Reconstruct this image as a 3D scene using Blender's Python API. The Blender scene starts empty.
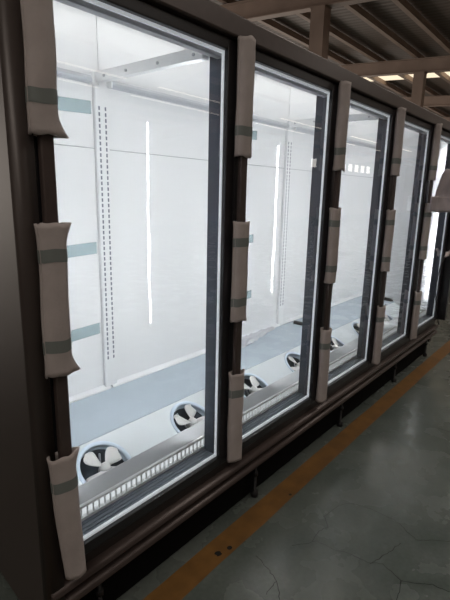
import bpy, bmesh, math, random
from mathutils import Vector, Matrix, noise
random.seed(7)
PI = math.pi
C = bpy.context.scene.collection
FLOOR = -.38          # the glass of the doors starts at z = 0, the warehouse floor lies below

# ------------------------------------------------------------------ materials
def nodes(name):
    m = bpy.data.materials.new(name); m.use_nodes = True
    nt = m.node_tree; b = nt.nodes['Principled BSDF']
    return m, nt, b, nt.nodes['Material Output']
def mat(name, col, rough=.5, metal=0, spec=.5, var=0, scale=6, bump=0, bscale=40, trans=0, emit=None, es=0, coat=0):
    m, nt, b, out = nodes(name)
    b.inputs['Base Color'].default_value = (*col, 1)
    b.inputs['Roughness'].default_value = rough
    b.inputs['Metallic'].default_value = metal
    b.inputs['Specular IOR Level'].default_value = spec
    b.inputs['Coat Weight'].default_value = coat
    tc = nt.nodes.new('ShaderNodeTexCoord')
    if var:
        n = nt.nodes.new('ShaderNodeTexNoise'); n.inputs['Scale'].default_value = scale; n.inputs['Detail'].default_value = 5
        nt.links.new(tc.outputs['Object'], n.inputs['Vector'])
        r = nt.nodes.new('ShaderNodeValToRGB')
        r.color_ramp.elements[0].position = .3; r.color_ramp.elements[1].position = .7
        r.color_ramp.elements[0].color = (*[c*(1-var) for c in col], 1)
        r.color_ramp.elements[1].color = (*[min(1, c*(1+var)) for c in col], 1)
        nt.links.new(n.outputs['Fac'], r.inputs['Fac']); nt.links.new(r.outputs['Color'], b.inputs['Base Color'])
    if bump:
        n2 = nt.nodes.new('ShaderNodeTexNoise'); n2.inputs['Scale'].default_value = bscale; n2.inputs['Detail'].default_value = 3
        nt.links.new(tc.outputs['Object'], n2.inputs['Vector'])
        bp = nt.nodes.new('ShaderNodeBump'); bp.inputs['Strength'].default_value = bump; bp.inputs['Distance'].default_value = .01
        nt.links.new(n2.outputs['Fac'], bp.inputs['Height']); nt.links.new(bp.outputs['Normal'], b.inputs['Normal'])
    if emit:
        b.inputs['Emission Color'].default_value = (*emit, 1); b.inputs['Emission Strength'].default_value = es
    if trans:
        t = nt.nodes.new('ShaderNodeBsdfTranslucent'); t.inputs['Color'].default_value = (*col, 1)
        mx = nt.nodes.new('ShaderNodeMixShader'); mx.inputs['Fac'].default_value = trans
        nt.links.new(b.outputs['BSDF'], mx.inputs[1]); nt.links.new(t.outputs['BSDF'], mx.inputs[2])
        nt.links.new(mx.outputs['Shader'], out.inputs['Surface'])
    return m
def sheer(name, tint, refl=1.5, haze=.0, rough=.0, hazecol=(1, 1, 1), base=.0):
    """clear sheet: transparent with a Fresnel reflection and a little haze"""
    m, nt, b, out = nodes(name); nt.nodes.remove(b)
    t = nt.nodes.new('ShaderNodeBsdfTransparent'); t.inputs['Color'].default_value = (*tint, 1)
    g = nt.nodes.new('ShaderNodeBsdfGlossy'); g.inputs['Roughness'].default_value = rough
    d = nt.nodes.new('ShaderNodeBsdfDiffuse'); d.inputs['Color'].default_value = (*hazecol, 1)
    fr = nt.nodes.new('ShaderNodeFresnel'); fr.inputs['IOR'].default_value = 1.5
    mu = nt.nodes.new('ShaderNodeMath'); mu.operation = 'MULTIPLY_ADD'; mu.use_clamp = True
    mu.inputs[1].default_value = refl; mu.inputs[2].default_value = base
    nt.links.new(fr.outputs['Fac'], mu.inputs[0])
    m1 = nt.nodes.new('ShaderNodeMixShader'); m1.inputs['Fac'].default_value = haze
    nt.links.new(t.outputs['BSDF'], m1.inputs[1]); nt.links.new(d.outputs['BSDF'], m1.inputs[2])
    m2 = nt.nodes.new('ShaderNodeMixShader'); nt.links.new(mu.outputs[0], m2.inputs['Fac'])
    nt.links.new(m1.outputs['Shader'], m2.inputs[1]); nt.links.new(g.outputs['BSDF'], m2.inputs[2])
    nt.links.new(m2.outputs['Shader'], out.inputs['Surface'])
    return m
def emitter(name, col, s):
    m, nt, b, out = nodes(name); nt.nodes.remove(b)
    e = nt.nodes.new('ShaderNodeEmission'); e.inputs['Color'].default_value = (*col, 1); e.inputs['Strength'].default_value = s
    nt.links.new(e.outputs['Emission'], out.inputs['Surface']); return m

M = {}
M['bronze'] = mat('bronze_coat', (.075, .056, .051), .36, .25, .5, var=.08, scale=30)
M['bronze_panel'] = mat('bronze_side_panel', (.060, .047, .042), .42, .2, .5, var=.05, scale=3)
M['bronze_dark'] = mat('bronze_dark', (.030, .023, .021), .33, .2, .5, var=.06, scale=20)
M['black_frame'] = mat('black_frame', (.014, .013, .015), .3, .1, .5, var=.1, scale=20)
M['dark_void'] = mat('underside_shade', (.003, .003, .003), .9, 0, .1, var=.1)
M['black'] = mat('black_plastic', (.010, .010, .011), .5, 0, .4, var=.1)
M['jamb'] = mat('slate_jamb', (.022, .031, .050), .35, .1, .5, var=.06, scale=15)
M['jamb_light'] = mat('lit_jamb', (.34, .35, .37), .4, .1, .5, var=.06, scale=15)  # paler than the side jambs: light from the deck put into the colour
M['sill'] = mat('slate_sill', (.15, .175, .215), .3, .2, .5, var=.06, scale=15)
M['spacer'] = mat('spacer_glow', (.85, .87, .89), .4, 0, .5, var=.03, emit=(.92, .96, 1.0), es=.30)  # small emission stands in for light carried to the glass edge
M['liner'] = mat('white_liner', (.80, .81, .82), .035, 0, .5, var=.012, scale=2, bump=.5, bscale=1.3)
M['white_metal'] = mat('white_metal', (.76, .77, .78), .3, 0, .5, var=.02)
M['ceiling_liner'] = mat('ceiling_liner', (.80, .79, .79), .2, 0, .5, var=.02, scale=3)
M['slot'] = mat('slot_shadow', (.17, .19, .23), .6, var=.05)
M['seam'] = mat('panel_seam', (.40, .42, .44), .6, var=.05)
M['rail_grey'] = mat('rail_grey', (.46, .48, .51), .3, .2, .5, var=.04)
M['riser'] = mat('pan_steel_reflecting', (.47, .54, .60), .22, .1, .5, var=.04, scale=4)  # blue-grey reflection on the pan is put into its colour
M['deck'] = mat('deck_steel', (.76, .81, .83), .2, .1, .5, var=.03, scale=5)
M['front_strip'] = mat('front_strip_shaded', (.47, .48, .49), .4, .15, .5, var=.03)  # shade of a face turned from the light, put into the grey
M['fan_ring'] = mat('fan_ring_blue', (.60, .70, .80), .4, 0, .5, var=.03)
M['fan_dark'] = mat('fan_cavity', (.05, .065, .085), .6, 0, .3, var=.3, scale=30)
M['fan_blade'] = mat('fan_blade', (.74, .73, .71), .4, 0, .5, var=.03)
M['grille'] = mat('grille_white', (.88, .88, .87), .4, 0, .5, var=.03)
M['grille_back'] = mat('grille_back', (.62, .66, .70), .5, 0, .5, var=.25, scale=40)
M['led'] = emitter('led_tube', (.97, .985, 1.0), 77)
M['canopy_fill'] = emitter('canopy_fill', (1.0, .985, .96), 1.8)  # added fill glow for the inside of the cabinet
M['grille_glow'] = emitter('grille_glow', (.93, .97, 1.0), .8)  # added glow for the grille gaps, not a lamp of the cabinet
M['glass'] = sheer('door_glass', (.96, .975, .975), 1.7, .02, 0)
M['film'] = sheer('plastic_film', (.95, .95, .98), .5, .28, .35, (.82, .82, .88), .0)
M['tape'] = sheer('teal_tape', (.66, .80, .84), .8, .28, .25, (.42, .62, .66))
M['tape_band'] = mat('teal_tape_band', (.25, .275, .262), .35, 0, .5, var=.08, trans=.25)
M['foam'] = mat('foam_sleeve', (.60, .535, .515), .5, 0, .3, var=.09, scale=14, bump=.25, bscale=120, trans=.3)
M['foam_grey'] = mat('foam_sheet', (.46, .41, .43), .8, 0, .3, var=.07, scale=10, bump=.3, bscale=90, trans=.2)
M['plug'] = mat('plug_white', (.80, .70, .68), .45, var=.05)
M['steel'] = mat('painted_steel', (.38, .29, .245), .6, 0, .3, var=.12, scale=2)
M['steel_lit'] = mat('steel_purlin_lit', (.40, .305, .255), .6, 0, .3, var=.12, scale=2)  # lighter copy of the steel, extra light put into its colour
M['wall'] = mat('warehouse_wall', (.30, .23, .21), .8, 0, .3, var=.12, scale=.6)
M['skylight'] = emitter('skylight_sheet', (1.0, .91, .82), 6)
M['skylight_warm'] = emitter('skylight_warm', (1.0, .83, .60), 1.15)
M['skylight_far'] = emitter('skylight_dim', (1.0, .88, .74), 2.4)
M['windowlit'] = emitter('bright_window', (1.0, .93, .84), 3.0)
M['daylight'] = emitter('daylight_fill', (1.0, .90, .80), 4.6)
M['yellow'] = mat('yellow_paint', (.17, .083, .022), .5, 0, .4, var=.22, scale=14)
M['crack'] = mat('crack_dark', (.020, .021, .020), .9, 0, .1, var=.1)  # dark tone of the cracks, joint and scuffs

def roof_mat():
    m, nt, b, out = nodes('roof_sheet')
    tc = nt.nodes.new('ShaderNodeTexCoord')
    w = nt.nodes.new('ShaderNodeTexWave'); w.wave_type = 'BANDS'; w.bands_direction = 'X'; w.inputs['Scale'].default_value = 1.6
    nt.links.new(tc.outputs['Object'], w.inputs['Vector'])
    r = nt.nodes.new('ShaderNodeValToRGB')
    r.color_ramp.elements[0].color = (.13, .10, .083, 1); r.color_ramp.elements[1].color = (.165, .127, .107, 1)
    nt.links.new(w.outputs['Fac'], r.inputs['Fac']); nt.links.new(r.outputs['Color'], b.inputs['Base Color'])
    bp = nt.nodes.new('ShaderNodeBump'); bp.inputs['Strength'].default_value = .22; bp.inputs['Distance'].default_value = .05
    nt.links.new(w.outputs['Fac'], bp.inputs['Height']); nt.links.new(bp.outputs['Normal'], b.inputs['Normal'])
    b.inputs['Roughness'].default_value = .6
    return m
M['roof'] = roof_mat()
def floor_mat():
    m, nt, b, out = nodes('polished_concrete')
    tc = nt.nodes.new('ShaderNodeTexCoord')
    n = nt.nodes.new('ShaderNodeTexNoise'); n.inputs['Scale'].default_value = 2.2; n.inputs['Detail'].default_value = 8; n.inputs['Roughness'].default_value = .62
    nt.links.new(tc.outputs['Object'], n.inputs['Vector'])
    r = nt.nodes.new('ShaderNodeValToRGB')
    r.color_ramp.elements[0].position = .32; r.color_ramp.elements[1].position = .72
    r.color_ramp.elements[0].color = (.090, .112, .099, 1); r.color_ramp.elements[1].color = (.175, .195, .178, 1)
    nt.links.new(n.outputs['Fac'], r.inputs['Fac'])
    n2 = nt.nodes.new('ShaderNodeTexNoise'); n2.inputs['Scale'].default_value = 60; n2.inputs['Detail'].default_value = 4
    nt.links.new(tc.outputs['Object'], n2.inputs['Vector'])
    mx = nt.nodes.new('ShaderNodeMixRGB'); mx.blend_type = 'MULTIPLY'; mx.inputs['Fac'].default_value = .35
    nt.links.new(r.outputs['Color'], mx.inputs['Color1']); nt.links.new(n2.outputs['Fac'], mx.inputs['Color2'])
    nt.links.new(mx.outputs['Color'], b.inputs['Base Color'])
    n3 = nt.nodes.new('ShaderNodeTexNoise'); n3.inputs['Scale'].default_value = 5; n3.inputs['Detail'].default_value = 6
    nt.links.new(tc.outputs['Object'], n3.inputs['Vector'])
    rr = nt.nodes.new('ShaderNodeMapRange'); rr.inputs['From Min'].default_value = .3; rr.inputs['From Max'].default_value = .7
    rr.inputs['To Min'].default_value = .13; rr.inputs['To Max'].default_value = .36
    nt.links.new(n3.outputs['Fac'], rr.inputs['Value']); nt.links.new(rr.outputs['Result'], b.inputs['Roughness'])
    bp = nt.nodes.new('ShaderNodeBump'); bp.inputs['Strength'].default_value = .03; bp.inputs['Distance'].default_value = .01
    nt.links.new(n2.outputs['Fac'], bp.inputs['Height']); nt.links.new(bp.outputs['Normal'], b.inputs['Normal'])
    return m
M['floor'] = floor_mat()

# ------------------------------------------------------------------ mesh builder
class MB:
    def __init__(s): s.bm = bmesh.new()
    def poly(s, pts, mi=0, smooth=False):
        f = s.bm.faces.new([s.bm.verts.new(p) for p in pts]); f.material_index = mi; f.smooth = smooth; return f
    def box(s, x0, x1, y0, y1, z0, z1, bev=0, mi=0, seg=2):
        r = bmesh.ops.create_cube(s.bm, size=1)
        vs = r['verts']
        for v in vs: v.co = Vector(((x0+x1)/2+v.co.x*(x1-x0), (y0+y1)/2+v.co.y*(y1-y0), (z0+z1)/2+v.co.z*(z1-z0)))
        fs = set(f for v in vs for f in v.link_faces)
        for f in fs: f.material_index = mi
        if bev:
            es = list(set(e for v in vs for e in v.link_edges))
            rr = bmesh.ops.bevel(s.bm, geom=es, offset=bev, segments=seg, affect='EDGES', profile=.5)
            for f in rr['faces']: f.material_index = mi; f.smooth = True
        return s
    def prism(s, prof, x0, x1, axis='x', mi=0, smooth=False):
        """profile of (a, b) pairs swept along an axis: x -> (y, z), y -> (x, z), z -> (x, y)"""
        def P(t, a, b): return {'x': (t, a, b), 'y': (a, t, b), 'z': (a, b, t)}[axis]
        A = [s.bm.verts.new(P(x0, *q)) for q in prof]; B = [s.bm.verts.new(P(x1, *q)) for q in prof]
        n = len(prof); fs = []
        for i in range(n):
            f = s.bm.faces.new((A[i], A[(i+1) % n], B[(i+1) % n], B[i])); f.smooth = smooth; fs.append(f)
        fs += [s.bm.faces.new(A[::-1]), s.bm.faces.new(B)]
        for f in fs: f.material_index = mi
        return s
    def tube(s, pts, rad, n=10, mi=0, cap=True):
        pts = [Vector(p) for p in pts]; rings = []
        rads = rad if isinstance(rad, (list, tuple)) else [rad]*len(pts)
        up = None
        for i, p in enumerate(pts):
            d = (pts[min(i+1, len(pts)-1)]-pts[max(i-1, 0)]).normalized()
            if up is None: up = Vector((0, 0, 1)) if abs(d.z) < .9 else Vector((1, 0, 0))
            a = d.cross(up).normalized(); b = a.cross(d).normalized(); up = b
            rings.append([s.bm.verts.new(p+(a*math.cos(2*PI*k/n)+b*math.sin(2*PI*k/n))*rads[i]) for k in range(n)])
        for r0, r1 in zip(rings, rings[1:]):
            for k in range(n):
                f = s.bm.faces.new((r0[k], r0[(k+1) % n], r1[(k+1) % n], r1[k])); f.smooth = True; f.material_index = mi
        if cap:
            f = s.bm.faces.new(rings[0][::-1]); f.material_index = mi
            f = s.bm.faces.new(rings[-1]); f.material_index = mi
        return s
    def lathe(s, prof, c, n=40, mi=0, closed=False):
        """profile of (radius, height) round a vertical axis through c"""
        rings = []
        for r, h in prof:
            if r < 1e-6: rings.append([s.bm.verts.new((c[0], c[1], c[2]+h))])
            else: rings.append([s.bm.verts.new((c[0]+r*math.cos(2*PI*k/n), c[1]+r*math.sin(2*PI*k/n), c[2]+h)) for k in range(n)])
        prs = list(zip(rings, rings[1:])) + ([(rings[-1], rings[0])] if closed else [])
        for a, b in prs:
            for k in range(n):
                q = [a[k % len(a)], a[(k+1) % n % len(a)], b[(k+1) % n % len(b)], b[k % len(b)]]
                u = []
                for v in q:
                    if v not in u: u.append(v)
                if len(u) > 2:
                    f = s.bm.faces.new(u); f.smooth = True; f.material_index = mi
        return s
    def grid(s, fn, nu, nv, mi=0, smooth=True, wrap=False):
        V = [[s.bm.verts.new(fn(i/(nu if wrap else nu-1), j/(nv-1))) for i in range(nu)] for j in range(nv)]
        for j in range(nv-1):
            for i in range(nu if wrap else nu-1):
                f = s.bm.faces.new((V[j][i], V[j][(i+1) % nu], V[j+1][(i+1) % nu], V[j+1][i])); f.smooth = smooth; f.material_index = mi
        return V
    def xf(s, m): s.bm.transform(m); return s
    def build(s, name, mats, parent=None, origin=None, normals=True):
        if normals: bmesh.ops.recalc_face_normals(s.bm, faces=s.bm.faces[:])
        off = Vector(origin) if origin else Vector((0, 0, 0))
        # parts share their thing's origin, so coordinates can be given in place
        if parent is not None:
            off = Vector(parent.get('_o', (0, 0, 0)))
        for v in s.bm.verts: v.co -= off
        me = bpy.data.meshes.new(name); s.bm.to_mesh(me); s.bm.free()
        for m in (mats if isinstance(mats, (list, tuple)) else [mats]): me.materials.append(m)
        o = bpy.data.objects.new(name, me); C.objects.link(o)
        if parent is not None: o.parent = parent
        else: o.location = off
        o['_o'] = tuple(off)
        return o
def tag(o, label=None, cat=None, group=None, kind=None):
    if label: o['label'] = label
    if cat: o['category'] = cat
    if group: o['group'] = group
    if kind: o['kind'] = kind
    return o
def empty(name, loc):
    o = bpy.data.objects.new(name, None); C.objects.link(o); o.location = loc; o['_o'] = tuple(loc); o.empty_display_size = .1
    return o
def struct(name, mb, m, label=None, cat=None, group=None):
    return tag(mb.build(name, m), label, cat, group, 'structure')

# ------------------------------------------------------------------ the warehouse
X0, X1, Y0, Y1 = -13., 46., -15., 16.
def roofz(y): return 5.02 + .068*(y-4) if y < 10 else 5.02+.068*6
mb = MB(); mb.poly([(X0, Y0, FLOOR), (X1, Y0, FLOOR), (X1, Y1, FLOOR), (X0, Y1, FLOOR)])
struct('floor', mb, M['floor'], 'dark green grey polished concrete floor with cracks', 'floor')
mb = MB(); mb.poly([(X0, Y0, roofz(Y0)+.24), (X1, Y0, roofz(Y0)+.24), (X1, Y1, 5.02+.068*12+.24), (X0, Y1, 5.02+.068*12+.24)])
struct('ceiling', mb, M['roof'], 'brown corrugated sheet roof above the steel purlins', 'roof')
def wall(name, pts, label):
    m = MB(); m.poly(pts); struct(name, m, M['wall'], label, 'wall')
H = 6.4
wall('wall_right', [(X1, Y0, FLOOR), (X1, Y1, FLOOR), (X1, Y1, H), (X1, Y0, H)], 'far brown warehouse wall past the last cabinet door')
wall('wall_back', [(X0, Y1, FLOOR), (X1, Y1, FLOOR), (X1, Y1, H), (X0, Y1, H)], 'brown warehouse wall behind the glass door cabinet')
wall('wall_front', [(X0, Y0, FLOOR), (X1, Y0, FLOOR), (X1, Y0, H), (X0, Y0, H)], 'brown warehouse wall reflected in the cabinet doors')
wall('wall_left', [(X0, Y0, FLOOR), (X0, Y1, FLOOR), (X0, Y1, H), (X0, Y0, H)], 'brown warehouse wall at the near end')

# rafters run along y, rising slowly; purlins run along x under the roof sheet
def rafter(x):
    m = MB(); w, t = .10, .02
    zb = lambda y: 4.655 + .068*(y-3.95)
    ya, yb = Y0+.02, Y1-.02
    for (xa, xb, z0, z1) in ((x-w, x+w, 0, t), (x-w, x+w, .36, .36+t), (x-.012, x+.012, t, .36)):
        m.bm.faces.ensure_lookup_table()
        P = [(xa, ya, zb(ya)+z0), (xb, ya, zb(ya)+z0), (xb, ya, zb(ya)+z1), (xa, ya, zb(ya)+z1)]
        Q = [(xa, yb, zb(yb)+z0), (xb, yb, zb(yb)+z0), (xb, yb, zb(yb)+z1), (xa, yb, zb(yb)+z1)]
        for i in range(4): m.poly([P[i], P[(i+1) % 4], Q[(i+1) % 4], Q[i]])
        m.poly(P); m.poly(Q)
    return m
RX = [1.69, 7.69, 13.70, 19.7, 25.7, 31.7]
RL = ['brown steel roof rafter over the second cabinet door', 'brown steel roof rafter on the thick column near the cabinet', 'brown steel roof rafter in front of the bright skylight strip',
      'brown steel roof rafter just behind the bright skylight strip', 'brown steel roof rafter two bays behind the skylight', 'brown steel roof rafter by the far wall']
for x, l in zip(RX, RL): struct('roof_beam', rafter(x), M['steel'], l, 'beam', 'roof rafters')
def column(x, y):
    m = MB(); zt = 4.655+.068*(y-3.95)
    w, d = .13, .15
    m.box(x-w, x+w, y-d, y-d+.016, FLOOR, zt); m.box(x-w, x+w, y+d-.016, y+d, FLOOR, zt); m.box(x-.008, x+.008, y-d+.016, y+d-.016, FLOOR, zt)
    m.box(x-w-.04, x+w+.04, y-d-.04, y+d+.04, FLOOR, FLOOR+.02)
    m.box(x-w, x+w, y-d-.02, y+d+.02, zt-.02, zt)
    # web plates boxing in the column
    m.box(x-w, x-w+.012, y-d+.016, y+d-.016, FLOOR+.02, zt-.02)
    return m
struct('steel_column', column(7.69, 3.97), M['steel'], 'thick brown steel column rising behind the cabinet top', 'column', 'warehouse columns')
struct('steel_column', column(13.70, 3.90), M['steel'], 'dark steel column beside the bright skylight strip', 'column', 'warehouse columns')
struct('steel_column', column(19.7, 3.90), M['steel'], 'steel column two bays behind the cabinet', 'column', 'warehouse columns')
PY = [-14, -12.6, -11.2, -9.9, -8.6, -7.4, -6.2, -5, -3.8, -2.6, -1.4, -.2, 1, 2.05, 3.06, 4.07, 5.28, 6.4, 7.5, 8.7, 9.9, 11.2, 12.6, 14]
def purlin(y):
    m = MB(); z = roofz(y) if y < 10 else 5.02+.068*(y-4)
    z0 = z+.055; h, w = .15, .055
    m.prism([(y-w, z0), (y-w+.012, z0), (y-w+.012, z0+.0), (y+w, z0), (y+w, z0+.03), (y+w-.012, z0+.03), (y+w-.012, z0+.012), (y-w+.012, z0+.012), (y-w+.012, z0+h-.012), (y+w, z0+h-.012), (y+w, z0+h), (y-w, z0+h)][0:1] +
            [(y+w, z0), (y+w, z0+.035), (y+w-.01, z0+.035), (y+w-.01, z0+.012), (y-w+.012, z0+.012), (y-w+.012, z0+h-.012), (y+w, z0+h-.012), (y+w, z0+h), (y-w, z0+h)], X0+.02, X1-.02)
    return m
ORD = ['first', 'second', 'third', 'fourth', 'fifth', 'sixth', 'seventh', 'eighth', 'ninth', 'tenth', 'eleventh', 'twelfth', 'thirteenth', 'fourteenth', 'fifteenth', 'sixteenth',
       'seventeenth', 'eighteenth', 'nineteenth', 'twentieth', 'twenty-first', 'twenty-second', 'twenty-third', 'twenty-fourth']
for i, y in enumerate(PY):
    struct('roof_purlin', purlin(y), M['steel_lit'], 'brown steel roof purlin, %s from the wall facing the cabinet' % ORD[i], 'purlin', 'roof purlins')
def skylight(x0, x1, y0, y1, label, m_='skylight'):
    m = MB(); q = lambda y: 5.02+.068*(y-4)+.215
    m.poly([(x0, y0, q(y0)), (x1, y0, q(y0)), (x1, y1, q(y1)), (x0, y1, q(y1))])
    struct('window_skylight', m, M[m_], label, 'skylight', 'roof skylights')
skylight(16.1, 17.2, -6, 9, 'bright roof skylight strip seen beyond the two columns', 'skylight_warm')
for k, x in enumerate((-9.5, -3.5, 3.5, 9.6, 23., 29.)):
    skylight(x, x+1.2, -5, -.4, 'bright roof skylight strip over the aisle, %s from the near wall' % ORD[k])
skylight(-6, 34, -10.55, -10.1, 'long bright ridge skylight over the aisle, inner strip', 'skylight_far')
skylight(-6, 34, -11.9, -11.4, 'long bright ridge skylight over the aisle, outer strip', 'skylight_far')
for k in range(9):
    m = MB(); x = 27.2+k*1.15
    m.poly([(x, Y0+.03, 2.95), (x+.7, Y0+.03, 2.95), (x+.7, Y0+.03, 3.5), (x, Y0+.03, 3.5)])
    struct('window_%d' % (k+1), m, M['windowlit'], 'bright high window in the wall facing the cabinet, %s of its row' % ORD[k], 'window', 'high windows')

for k, (a, b) in enumerate(((-9, -4), (1, 8), (11, 18), (21, 28), (32, 40))):  # unseen glowing panels added to light the underside of the roof
    m = MB(); m.poly([(a, Y1-.03, FLOOR), (b, Y1-.03, FLOOR), (b, Y1-.03, 4.4), (a, Y1-.03, 4.4)])
    struct('door_%d' % (k+1), m, M['daylight'], 'added daylight panel on the wall behind the cabinet, %s along' % ORD[k], 'added daylight panel', 'added daylight panels')

# painted line, joint and cracks
mb = MB()
N = 160
mb.grid(lambda u, v: (-6+u*26, (-.118 if v < .5 else -.014)+.004*noise.noise((u*90, v*7, 1.)), FLOOR+.0012), N, 2, smooth=False)
struct('floor_marking', mb, M['yellow'], 'worn yellow line painted on the floor along the cabinet', 'floor line')
for (sx, sy, r) in ((-.064, -.079, .013), (-.010, -.094, .010), (.45, -.1, .007)):
    mb = MB(); mb.poly([(sx+r*(1+.5*noise.noise((k, sx*9, 0)))*math.cos(k*PI/6)*1.2, sy+r*(1+.5*noise.noise((k, 3, sy*9)))*math.sin(k*PI/6), FLOOR+.002) for k in range(12)])
    struct('floor_marking_scuff', mb, M['crack'], 'dark scuff spot on the yellow floor line', 'scuff', 'scuffs on the yellow line')
CR = [[[0.225, -0.324], [0.261, -0.346], [0.265, -0.426], [0.284, -0.466], [0.292, -0.556], [0.324, -0.607], [0.303, -0.659], [0.288, -0.689], [0.311, -0.731], [0.349, -0.785], [0.356, -0.845], [.40, -.95], [.38, -1.1]],
      [[0.293, -0.565], [0.363, -0.592], [0.422, -0.607], [0.484, -0.622]],
      [[0.416, -0.296], [0.534, -0.315], [0.584, -0.347], [0.609, -0.424], [0.612, -0.497], [0.6, -0.572], [0.57, -0.621], [0.546, -0.666], [0.59, -0.717], [0.635, -0.776], [.68, -.86], [.66, -1.0]],
      [[0.249, -0.332], [0.319, -0.325], [0.37, -0.342], [0.42, -0.3]],
      [[0.288, -0.689], [0.242, -0.697], [0.194, -0.706], [.1, -.73]],
      [[0.03, -0.2], [0.012, -0.257], [-0.022, -0.331], [-0.082, -0.386], [-.16, -.42]], [[-0.022, -0.331], [-0.098, -0.333]], [[0.172, -0.281], [0.225, -0.324]]]
def ribbon(pts, w, jit):
    # subdivide and roughen, then lay a thin tapering strip on the floor
    P = []
    for a, b in zip(pts, pts[1:]):
        L = math.dist(a, b); n = max(2, int(L/.012))
        for k in range(n):
            t = k/n; P.append((a[0]+(b[0]-a[0])*t, a[1]+(b[1]-a[1])*t))
    P.append(tuple(pts[-1]))
    P = [(x+jit*noise.noise((x*45, y*45, 0.)), y+jit*noise.noise((x*45, y*45, 9.))) for x, y in P]
    m = MB(); V = []
    for i, (x, y) in enumerate(P):
        a = P[max(0, i-1)]; b = P[min(len(P)-1, i+1)]
        dx, dy = b[0]-a[0], b[1]-a[1]; l = math.hypot(dx, dy) or 1
        ww = w*(.55+.6*abs(noise.noise((x*30, y*30, 4.))))
        V.append((m.bm.verts.new((x-dy/l*ww, y+dx/l*ww, FLOOR+.0009)), m.bm.verts.new((x+dy/l*ww, y-dx/l*ww, FLOOR+.0009))))
    for p, q in zip(V, V[1:]): m.bm.faces.new((p[0], p[1], q[1], q[0]))
    return m
for k, c in enumerate(CR):
    struct('floor_crack', ribbon(c, .0021, .008), M['crack'], 'thin jagged crack in the grey concrete floor', 'crack', 'cracks in the concrete floor')
struct('floor_joint', ribbon([[1.64, -.13], [1.638, -.27], [1.645, -.34], [1.64, -.5], [1.63, -2.]], .003, .004), M['crack'], 'dark straight joint crossing the concrete floor', 'floor joint')

# ------------------------------------------------------------------ the display freezer
XL, XR = -.757, 3.12         # outer ends
YB = .66                     # inner back wall
ZC = 1.75                    # inner ceiling
W = .75
fz = empty('display_freezer', ((XL+XR)/2, .3, FLOOR))
tag(fz, 'long dark bronze display freezer with five lit glass doors', 'display freezer')
def part(name, mb, m, parent=fz, label=None):
    o = mb.build(name, m, parent)
    if label: o['label'] = label
    return o
# outer shell
mb = MB()
R_ = .022
prof = [(XL, .74), (XL, .37), (XL, .0), (XL, -.03+R_)] + [(XL+R_-R_*math.cos(a), -.03+R_-R_*math.sin(a)) for a in (PI/8, PI/4, 3*PI/8)] + [(XL+R_, -.03), (-.705, -.03), (-.705, .0), (-.705, .37), (-.705, .74)]
def side_panel():
    m = MB()
    zt = lambda y: 1.605+max(0, min(.18, .18*(y)/.37))
    zb = lambda y: -.26+.26*max(0, y+.03) if y < .45 else -.135
    A = [m.bm.verts.new((x, y, zb(y))) for x, y in prof]; B = [m.bm.verts.new((x, y, zt(y))) for x, y in prof]
    n = len(prof)
    for i in range(n):
        f = m.bm.faces.new((A[i], A[(i+1) % n], B[(i+1) % n], B[i])); f.smooth = 2 < i < 8
    m.bm.faces.new(A[::-1]); m.bm.faces.new(B)
    return m
part('side_panel', side_panel(), M['bronze_panel'], label='bronze side panel with a rounded front corner')
mb = MB(); mb.prism([(-.085, -.03), (-.085, 1.605), (0, 1.605), (.37, 1.785), (.74, 1.785), (.74, -.26), (.02, -.26), (.02, -.03)], 3.062, 3.12)
part('side_panel', mb, M['black_frame'], label='dark side panel past the last door')
mb = MB(); mb.box(-.703, 3.06, -.04, .03, 1.537, 1.605, .006); mb.box(-.703, 3.06, -.012, .03, 1.525, 1.537)
part('header', mb, M['bronze'])
mb = MB(); mb.prism([(.0, 1.606), (.36, 1.785), (.74, 1.785), (.74, 1.755), (.37, 1.755), (.032, 1.59), (.032, 1.57)], -.703, 3.06)
part('canopy', mb, M['bronze_dark'])
mb = MB(); mb.box(-.703, 3.06, .70, .74, -.17, 1.75); part('back_shell', mb, M['bronze_dark'])
mb = MB(); mb.box(-.703, 3.06, .0, .70, -.19, -.16)
part('bottom_tray', mb, M['black'])
# base: kick face and two rounded bumper rails
mb = MB(); mb.box(-.705, 3.062, -.008, .06, -.16, -.038); part('base_frame', mb, M['bronze_dark'])
def rail(zc, yc, h, d):
    pr = []
    for k in range(9):
        a = -PI/2 + PI*k/8
        pr.append((yc-d*math.cos(a), zc+h*math.sin(a)))
    return [(yc+.012, zc-h)] + pr + [(yc+.012, zc+h)]
for zc, nm in ((-.098, 'bumper_rail'), (-.150, 'bumper_rail')):
    m = MB(); m.prism(rail(zc, -.014, .018, .026), -.745, 3.062, smooth=True); part(nm, m, M['bronze'])
mb = MB(); mb.box(-.703, 3.06, .048, .056, FLOOR+.012, -.19); part('shade_strip', mb, M['dark_void'])  # black strip put in for the deep shade under the cabinet
mb = MB(); mb.box(-.703, 3.06, .69, .70, FLOOR+.01, -.19); part('rear_light_block', mb, M['black'])  # added to block light coming under the cabinet from behind
# feet
for x in (-.55, .33, 1.25, 2.2, 3.0):
    for y in (.028, .62):
        m = MB(); m.lathe([(0, .19), (.008, .19), (.008, .03), (.017, .026), (.019, .008), (.017, 0), (0, 0)], (x, y, FLOOR), 16)
        m.lathe([(.008, .11), (.014, .11), (.014, .13), (.008, .13)], (x, y, FLOOR), 6)
        part('foot', m, M['rail_grey'] if False else M['black'])
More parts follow.
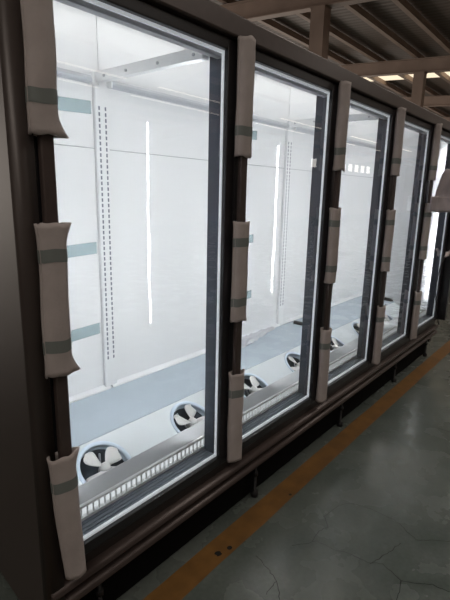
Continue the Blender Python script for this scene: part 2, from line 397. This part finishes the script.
# inner liner: back panels with a seam, split at the module joints
JX = [-.70, -.022, 1.47, 3.06]
for a, b in zip(JX, JX[1:]):
    m = MB()
    m.box(a+.001, b-.001, YB, YB+.012, 1.212, ZC, .0015, 0); m.box(a+.004, b-.004, YB, YB+.012, .118, 1.209, .0015, 0)
    m.box(a+.004, b-.004, YB+.004, YB+.010, 1.2, 1.22, 0, 1)
    # folded white lip at the bottom of the sheet
    m.prism([(YB-.022, .112), (YB-.020, .118), (YB-.002, .130), (YB+.004, .130), (YB+.004, .108), (YB-.018, .108)], a+.006, b-.006, mi=0)
    for x in (a+.03, b-.03):
        for z in (1.19, 1.235): m.tube([(x, YB+.002, z), (x, YB-.004, z)], .004, 8, 1)
    part('liner_panel', m, [M['liner'], M['seam']])
mb = MB(); mb.prism([(.034, 1.532), (.034, 1.585), (.35, ZC), (YB+.03, ZC), (YB+.03, ZC-.01), (.352, ZC-.012), (.044, 1.582), (.044, 1.532)], -.70, 3.06); part('ceiling_liner', mb, M['ceiling_liner'])
for x0, x1 in ((-.705, -.695), (3.050, 3.062)):
    m = MB(); m.prism([(.03, -.05), (.03, 1.57), (.34, ZC-.012), (YB+.03, ZC-.012), (YB+.03, -.05)], x0, x1); part('end_liner', m, M['liner'])
# shelf standards at the joints, with two columns of slots
for x in (-.022, 1.47):
    m = MB(); w = .034
    m.prism([(x-w, YB-.001), (x-w, YB-.014), (x-w+.003, YB-.018), (x+w-.003, YB-.018), (x+w, YB-.014), (x+w, YB-.001)], .125, 1.46, 'z')
    z = .26
    while z < 1.37:
        for dx in (-.016, .016): m.box(x+dx-.0035, x+dx+.0035, YB-.0195, YB-.017, z, z+.015, 0, 1)
        z += .0235
    part('shelf_standard', m, [M['white_metal'], M['slot']])
    # front-to-back bracket under the ceiling with bolts
    m = MB(); m.box(x-.016, x+.016, .06, YB-.001, 1.475, 1.515, .002)
    br = part('roof_bracket', m, M['white_metal'])
    for y in (.10, .28, .46, .60):
        q = MB(); q.tube([(x-.0155, y, 1.492), (x-.020, y, 1.492)], .006, 6); part('bolt', q, M['seam'], br)
    q = MB(); q.tube([(x+.03, YB-.001, 1.44), (x+.03, YB-.012, 1.44)], .007, 6); part('bolt', q, M['seam'], br)
# grey lamp rails high on the back wall
for a, b in ((-.69, -.075), (.02, 1.43), (1.51, 3.04)):
    m = MB(); m.prism([(YB-.001, 1.462), (YB-.028, 1.464), (YB-.034, 1.470), (YB-.034, 1.478), (YB-.024, 1.490), (YB-.001, 1.494)], a, b)
    m.box(a-.004, a+.002, YB-.036, YB-.001, 1.458, 1.498, .001, 1); m.box(b-.002, b+.004, YB-.036, YB-.001, 1.458, 1.498, .001, 1)
    part('lamp_rail', m, [M['rail_grey'], M['white_metal']])
# bottom: sloping coil cover, fan deck with round holes, front strip, air grille, sill
TILT = math.radians(32)
FY, FR = .265, .101
DECK = Matrix.Translation((0, FY, 0)) @ Matrix.Rotation(TILT, 4, 'X')
mb = MB(); mb.prism([(.369, .064), (.371, .069), (.655, .112), (.655, .10), (.375, .058)], -.695, 3.05)
for x in JX[1:3]: mb.box(x-.003, x+.003, .372, .376, .068, .071)
part('drain_pan', mb, M['riser'])
FX = [-.341+.488*j for j in range(7)]
YF, YR = -.19, .124
mb = MB(); n = 48
edges = [-.695] + [(a+b)/2 for a, b in zip(FX, FX[1:])] + [3.05]
for j, x in enumerate(FX):
    xa, xb = edges[j], edges[j+1]
    inner, outer = [], []
    for k in range(n):
        a = 2*PI*(k+.5)/n; ca, sa = math.cos(a), math.sin(a)
        inner.append(mb.bm.verts.new((x+FR*ca, FR*sa, 0)))
        t = min((xb-x)/ca if ca > 0 else (xa-x)/ca, YR/sa if sa > 0 else YF/sa)   # out to the edge of its rectangle
        outer.append(mb.bm.verts.new((x+t*ca, t*sa, 0)))
    for k in range(n): mb.bm.faces.new((inner[k], inner[(k+1) % n], outer[(k+1) % n], outer[k]))
    for cx in (xa, xb):
        for cy in (YF, YR):
            vx = min([v for v in outer if abs(v.co.x-cx) < 1e-5], key=lambda v: abs(v.co.y-cy)); vy = min([v for v in outer if abs(v.co.y-cy) < 1e-5], key=lambda v: abs(v.co.x-cx))
            mb.bm.faces.new((vx, vy, mb.bm.verts.new((cx, cy, 0))))
mb.xf(DECK); part('fan_deck', mb, M['deck'])
def fan(x, ph):
    T = DECK @ Matrix.Translation((x, 0, 0))
    m = MB()
    m.lathe([(FR+.013, .000), (FR+.012, .003), (FR+.007, .004), (FR-.002, .004), (FR-.004, .0), (FR-.004, -.012), (FR-.001, -.012), (FR-.001, -.002)], (0, 0, .0005), 48, 0)
    m.lathe([(FR-.002, -.010), (FR-.004, -.03)], (0, 0, 0), 48, 0)
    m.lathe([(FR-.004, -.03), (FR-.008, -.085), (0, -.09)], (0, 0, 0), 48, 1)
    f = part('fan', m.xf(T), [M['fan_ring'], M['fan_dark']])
    h = MB(); h.lathe([(0, .006), (.010, .006), (.018, .003), (.021, -.006), (.021, -.03), (0, -.03)], (0, 0, .004), 24); part('hub', h.xf(T), M['fan_blade'], f)
    for k in range(4):
        a0 = ph+k*PI/2
        b = MB()
        def P(u, v):
            r = .014+u*(FR-.022)
            wdt = .009+.027*max(0, math.sin(min(1., u)**1.25*PI*.66))
            if u > .72: wdt *= math.sqrt(max(.01, 1-((u-.72)/.283)**2))
            t = (v-.5)*2*wdt
            ang = a0-.18*u
            z = -.004+(v-.5)*.022*(.6+.4*u)+.003*math.sin(v*PI)
            return (r*math.cos(ang)-t*math.sin(ang), r*math.sin(ang)+t*math.cos(ang), z)
        b.grid(P, 14, 7)
        o = part('blade', b.xf(T), M['fan_blade'], f)
        sd = o.modifiers.new('thickness', 'SOLIDIFY'); sd.thickness = .002
    q = MB()
    for k in range(3):
        a = ph+.5+k*2*PI/3; q.tube([(0, 0, -.06), ((FR-.012)*math.cos(a), (FR-.012)*math.sin(a), -.05)], .005, 6)
    part('motor_mount', q.xf(T), M['rail_grey'], f)
for j, x in enumerate(FX): fan(x, [.62, 1.12, .8, .3, .7, 1.2, .5][j])
for x, y, dx, dy in ((1.585, .60, .05, -.07), (2.42, .43, .02, -.05), (3.00, .45, .01, -.06)):
    z = .070+(y-.371)*.15; z2 = .070+(y+dy-.371)*.15
    m = MB(); m.tube([(x, y, z+.016), (x+dx, y+dy, z2+.014)], .013, 10); m.tube([(x+dx, y+dy, z2+.014), (x+dx*1.25, y+dy*1.25, z2+.012)], .009, 10)
    part('cable_connector', m, M['black'], label='black cable connector lying on the deck')
mb = MB(); mb.prism([(.080, .052), (.135, .080), (.139, .078), (.139, -.078), (.134, -.078), (.134, .074), (.082, .048)], -.695, 3.05)
part('front_strip', mb, M['front_strip'])
# air grille: two rails with angled slats between
mb = MB(); mb.box(-.695, 3.05, .070, .082, .046, .055, .001); mb.box(-.695, 3.05, .066, .082, .004, .015, .001)
x = -.69
while x < 3.03:
    mb.prism([(x, .069), (x+.005, .069), (x+.010, .0795), (x+.005, .0795)], .013, .047, 'z'); x += .0225
ag = part('air_grille', mb, M['grille'])
mb = MB(); mb.box(-.69, 3.045, .081, .084, .006, .048); part('grille_glow', mb, M['grille_glow'], ag)  # glowing strip added behind the slats to brighten the gaps
mb = MB(); mb.box(-.695, 3.05, .004, .068, -.035, .004, .0); 
for y in (.02, .034, .05): mb.box(-.695, 3.05, y, y+.004, .003, .007, .001)
part('sill', mb, M['sill'])
# mullions between the doors (seen through the glass) and the top frame
def mullion(x):
    m = MB(); m.box(x-.002, x+.006, .004, .060, .004, 1.50, .001); m.box(x+.044, x+.052, .004, .060, .004, 1.50, .001); m.box(x+.006, x+.044, .004, .014, .004, 1.50); return m
for k in range(5): part('mullion', mullion(k*W), M['jamb'])
mb = mullion(-.702); part('mullion', mb, M['jamb'])
mb = MB(); mb.box(-.695, 3.05, .004, .060, 1.487, 1.53, .001); mb.box(-.695, 3.05, .004, .026, 1.475, 1.487, .001)
part('top_frame', mb, M['jamb_light'])
# LED tubes on the inner faces of the mullions
for k in range(-1, 5):
    x = k*W+.025 if k >= 0 else -.677
    h = MB(); h.box(x-.012, x+.012, .016, .042, .14, 1.47, .002)
    l = part('lamp_holder', h, M['white_metal'])
    t = MB(); t.tube([(x, .050, .15), (x, .050, 1.46)], .0048, 10); part('tube_lamp', t, M['led'], l)
# glowing panels added under the ceiling to brighten the deck
for a, b in ((-.6, .6), (.75, 1.95), (2.1, 3.0)):
    h = MB(); h.box(a-.02, b+.02, .38, .65, ZC-.018, ZC-.01, .002); l = part('lamp_holder', h, M['white_metal'])
    t = MB(); t.box(a, b, .40, .63, ZC-.024, ZC-.018); part('fill_panel', t, M['canopy_fill'], l)

# doors
DOORL = ['glass door beside the bronze side panel', 'second glass door from the side panel', 'third glass door from the side panel', 'fourth glass door from the side panel', 'fifth glass door, last in the row']
for k in range(5):
    xk = k*W; xa, xb = xk-.70, xk+.045
    m = MB()
    ga, gb, g0, g1 = xk-.655, xk, .0, 1.497
    y0, y1 = -.022, .003
    m.box(xa, ga, y0, y1, -.036, 1.532, .003); m.box(gb, xb, y0, y1, -.036, 1.532, .003)
    m.box(ga, gb, y0, y1, -.036, g0, .003); m.box(ga, gb, y0, y1, g1, 1.532, .003)
    d = part('door', m, M['black_frame'], label=DOORL[k])
    g = MB()
    t = .0045
    g.box(gb-t, gb-.0005, -.006, .004, g0, g1); g.box(ga+.0005, ga+t, -.006, .004, g0, g1); g.box(ga+t, gb-t, -.006, .004, g0+.0005, g0+.009); g.box(ga+t, gb-t, -.006, .004, g1-.009, g1-.0005)
    part('gasket', g, M['spacer'], d, 'pale glazing strip round the glass')
    g = MB(); g.poly([(ga, -.008, g0), (gb, -.008, g0), (gb, -.008, g1), (ga, -.008, g1)]); part('glass_pane', g, M['glass'], d, 'clear glass pane')
    h = MB(); hx = xk-W+.066
    h.box(hx-.017, hx+.017, -.054, -.034, -.015, 1.525, .005, 0, 3)
    for z in (.02, .76, 1.49): h.box(hx-.009, hx+.009, -.040, -.020, z-.012, z+.012)
    part('handle', h, M['bronze'], d, 'tall bronze bar handle')

# ------------------------------------------------------------------ foam sleeves taped round the handles
DN = ['first', 'second', 'third', 'fourth', 'last']
DD = ['door beside the bronze side panel', 'second door from the bronze panel', 'third door from the bronze panel', 'fourth door from the bronze panel', 'last door of the row']
PN = ['top', 'middle', 'bottom']
RNG = {0: [(1.155, 1.53), (.575, .955), (-.05, .345)], 1: [(1.163, 1.541), (.565, .937), (-.027, .355)], 2: [(1.155, 1.544), (.611, .98), (-.025, .369)], 3: [(1.163, 1.541), (.586, .962), (-.025, .357)], 4: [(1.163, 1.546), (.593, 1.0), (-.035, .341)]}
def sleeve(k, j):
    z0, z1 = RNG[k][j]
    cx, cy = k*W-W+.066, -.0455
    seed = k*3+j*1.7
    big = 1.0 if k else 1.0
    rx, ry = (.0345 if k == 0 else .036), .0235
    flap_top = (k == 0 and j in (1, 2)); flap_bot = (k == 0 and j in (0, 1))
    m = MB()
    turns = 2*PI+.7
    def P(u, v):
        a = 2.6+u*turns
        sp = 1+.07*u
        n1 = noise.noise((math.cos(a)*1.3+seed, math.sin(a)*1.3, v*3+seed))
        e = 1+.05*n1
        ez = 0
        # loose ends open out, the outer lap most of all
        lap = max(0, u-.80)/.20
        et = max(0, (v-.90)/.10)**2; eb = max(0, (.10-v)/.10)**2
        e += (et+eb)*(.05+.05*n1)
        if flap_top: e += max(0, (v-.87)/.13)**1.5*.42*math.exp(-((a % (2*PI))-5.9)**2/.10)
        if flap_bot: e += max(0, (.12-v)/.12)**1.5*.55*math.exp(-((a % (2*PI))-5.9)**2/.10)
        if k == 0 and j == 2: e *= 1-.22*max(0, .5-v)*2*.6
        z = z0+v*(z1-z0)+(et-eb)*.006*noise.noise((a*1.2, seed, 5))+.004*noise.noise((a, v, seed))
        ox = .010*(.5-v)*(1 if j == 2 and k == 0 else 0)*2
        dx = .006*noise.noise((v*2, seed, 7.))
        return (cx+ox+dx+rx*e*sp*math.cos(a), cy+ry*e*sp*math.sin(a), z)
    m.grid(P, 56, 30)
    o = m.build('foam_sleeve', M['foam'], None, (cx, cy, z0), normals=False)
    sd = o.modifiers.new('thickness', 'SOLIDIFY'); sd.thickness = .004; sd.offset = -1
    extra = ''
    tag(o, '%s grey foam sleeve on the handle of the %s' % (PN[j], DD[k]) + extra, 'foam sleeve', 'foam sleeves on the door handles')
    for v, tail in (((.20, .10), (.8, .10)) if j == 1 else (((.22, .10),) if j == 0 else ((.78, .07),))):
        t = MB(); hh = .016
        zc = z0+v*(z1-z0)
        def Q(u, w):
            x, y, z = P(.10+u*.90, v+(w-.5)*2*hh/(z1-z0))
            return (cx+(x-cx)*1.03, cy+(y-cy)*1.03, z)
        t.grid(Q, 48, 3)
        tp = t.build('tape_band', M['tape_band'], o, normals=False); tp['label'] = 'dark teal tape band'
        if j < 2:
            s = MB(); xa = cx+rx*1.02; L = .14 if k == 0 else .115
            drop = {(0, 0): .0, (0, 1): .03}.get((k, j), .012)
            pts = [(xa-.004, cy+.004, zc-drop), (xa+.026, -.0095, zc), (xa+.026+(L-.05), -.0095, zc+.004)]
            V = [(s.bm.verts.new((p[0], p[1], p[2]-hh)), s.bm.verts.new((p[0], p[1], p[2]+hh))) for p in pts]
            for p, q in zip(V, V[1:]): s.bm.faces.new((p[0], q[0], q[1], p[1]))
            ts = s.build('tape_tail', M['tape'], o, normals=False); ts['label'] = 'pale teal tape end stuck on the glass'
    return o
for k in range(5):
    for j in range(3): sleeve(k, j)

# grey foam sheet tied across the last door, from its handle to the end panel
def foam_sheet():
    m = MB()
    def P(u, v):
        x = 2.315+u*.775
        zt = 1.15+.105*min(1, u*4)**.5+.012*noise.noise((u*5, 0, 2.))
        z = .936+v*(zt-.936)
        y = -.094+.018*noise.noise((u*4, v*2.5, 3.))+.010*math.sin(v*PI)-.012*abs(v-.45)
        if u < .06: x += .02*(1-math.sin(v*PI))
        return (x, y, z)
    m.grid(P, 40, 18)
    def T(u, v):       # the tab folded back to the handle sleeve
        x = 2.20+u*.16
        return (x, -.092-.006*math.sin(u*PI)+.003*noise.noise((u*6, v*3, 1.)), .945+v*.105-.012*u*(1-v)+.006*u)
    m.grid(T, 12, 8)
    o = m.build('foam_sheet', M['foam_grey'], None, (2.6, -.1, .936), normals=False)
    sd = o.modifiers.new('thickness', 'SOLIDIFY'); sd.thickness = .006
    tag(o, 'mauve grey foam sheet tied across the glass of the last door', 'foam sheet')
    s = MB()
    def S(u, v): x = 2.30+u*.79; return (x, -.107+.018*noise.noise((u*4, .45*2.5, 3.))+.004, 1.045+.010*u+(v-.5)*.006)
    s.grid(S, 30, 2); b = s.build('seam_fold', M['foam'], o, normals=False)
foam_sheet()

# plug hanging on its cable at the end panel
pl = empty('power_plug', (3.04, -.04, .50)); tag(pl, 'pale plug with thin black cable hanging beside the dark end panel', 'plug')
m = MB(); m.box(3.022, 3.058, -.056, -.026, .548, .588, .006); m.tube([(3.026, -.042, .562), (2.992, -.038, .548)], [.013, .009], 10); m.tube([(3.05, -.050, .578), (3.055, -.072, .606)], [.013, .011], 10)
m.build('plug_body', M['plug'], pl)
m = MB(); ctl = [(2.992, -.038, .548), (2.92, -.034, .50), (2.865, -.032, .40), (2.85, -.032, .30), (2.89, -.032, .18), (2.96, -.032, .08), (3.02, -.038, -.02), (3.05, -.046, -.075)]
def cat(p0, p1, p2, p3, t): return tuple(.5*((2*b)+(c-a)*t+(2*a-5*b+4*c-d)*t*t+(3*b-a-3*c+d)*t**3) for a, b, c, d in zip(p0, p1, p2, p3))
pts = []
for k in range(len(ctl)-1):
    q = [ctl[max(0, k-1)], ctl[k], ctl[k+1], ctl[min(len(ctl)-1, k+2)]]
    pts += [cat(*q, t/6) for t in range(6)]
pts.append(ctl[-1])
m.tube(pts, .0045, 8); m.build('cable', M['black'], pl)

# crumpled clear film left lying on the coil cover behind the second door
m = MB()
def F(u, v):
    x = .72+u*.62
    s = v*(1-.75*u)
    y = .646-s*.13
    z = .112-(.646-y)*.15+.010+.7*.020*noise.noise((u*7, v*6, 1.))+.010*noise.noise((u*19, v*15, 2.))
    return (x, y-.012, z+.008)
m.grid(F, 44, 18)
tag(m.build('plastic_film', M['film'], None, (1.0, .6, .08), normals=False), 'crumpled clear plastic film lying inside behind the second door', 'plastic film')

# ------------------------------------------------------------------ light and camera
w = bpy.data.worlds.new('World'); bpy.context.scene.world = w; w.use_nodes = True
w.node_tree.nodes['Background'].inputs['Color'].default_value = (.75, .8, .9, 1); w.node_tree.nodes['Background'].inputs['Strength'].default_value = .3

cam = bpy.data.cameras.new('camera'); co = bpy.data.objects.new('camera', cam); C.objects.link(co)
cam.sensor_fit = 'VERTICAL'; cam.sensor_height = 24; cam.lens = 24*458.607/600; cam.clip_end = 200; cam.clip_start = .02
Fv = Vector((0.75472425, 0.61613259, -0.22532629)); Rv = Vector((0.63627364, -0.77113249, 0.02259515)); Uv = Vector((0.15983481, 0.16042229, 0.97402132))
m4 = Matrix((Rv, Uv, -Fv)).transposed().to_4x4(); m4.translation = Vector((-1.27826347, -1.07463124, 1.03409197))
co.matrix_world = m4
sc = bpy.context.scene; sc.camera = co
sc.view_settings.view_transform = 'Standard'; sc.view_settings.look = 'None'
sc.cycles.max_bounces = 10; sc.cycles.transparent_max_bounces = 16
for o in bpy.data.objects:
    if '_o' in o: del o['_o']
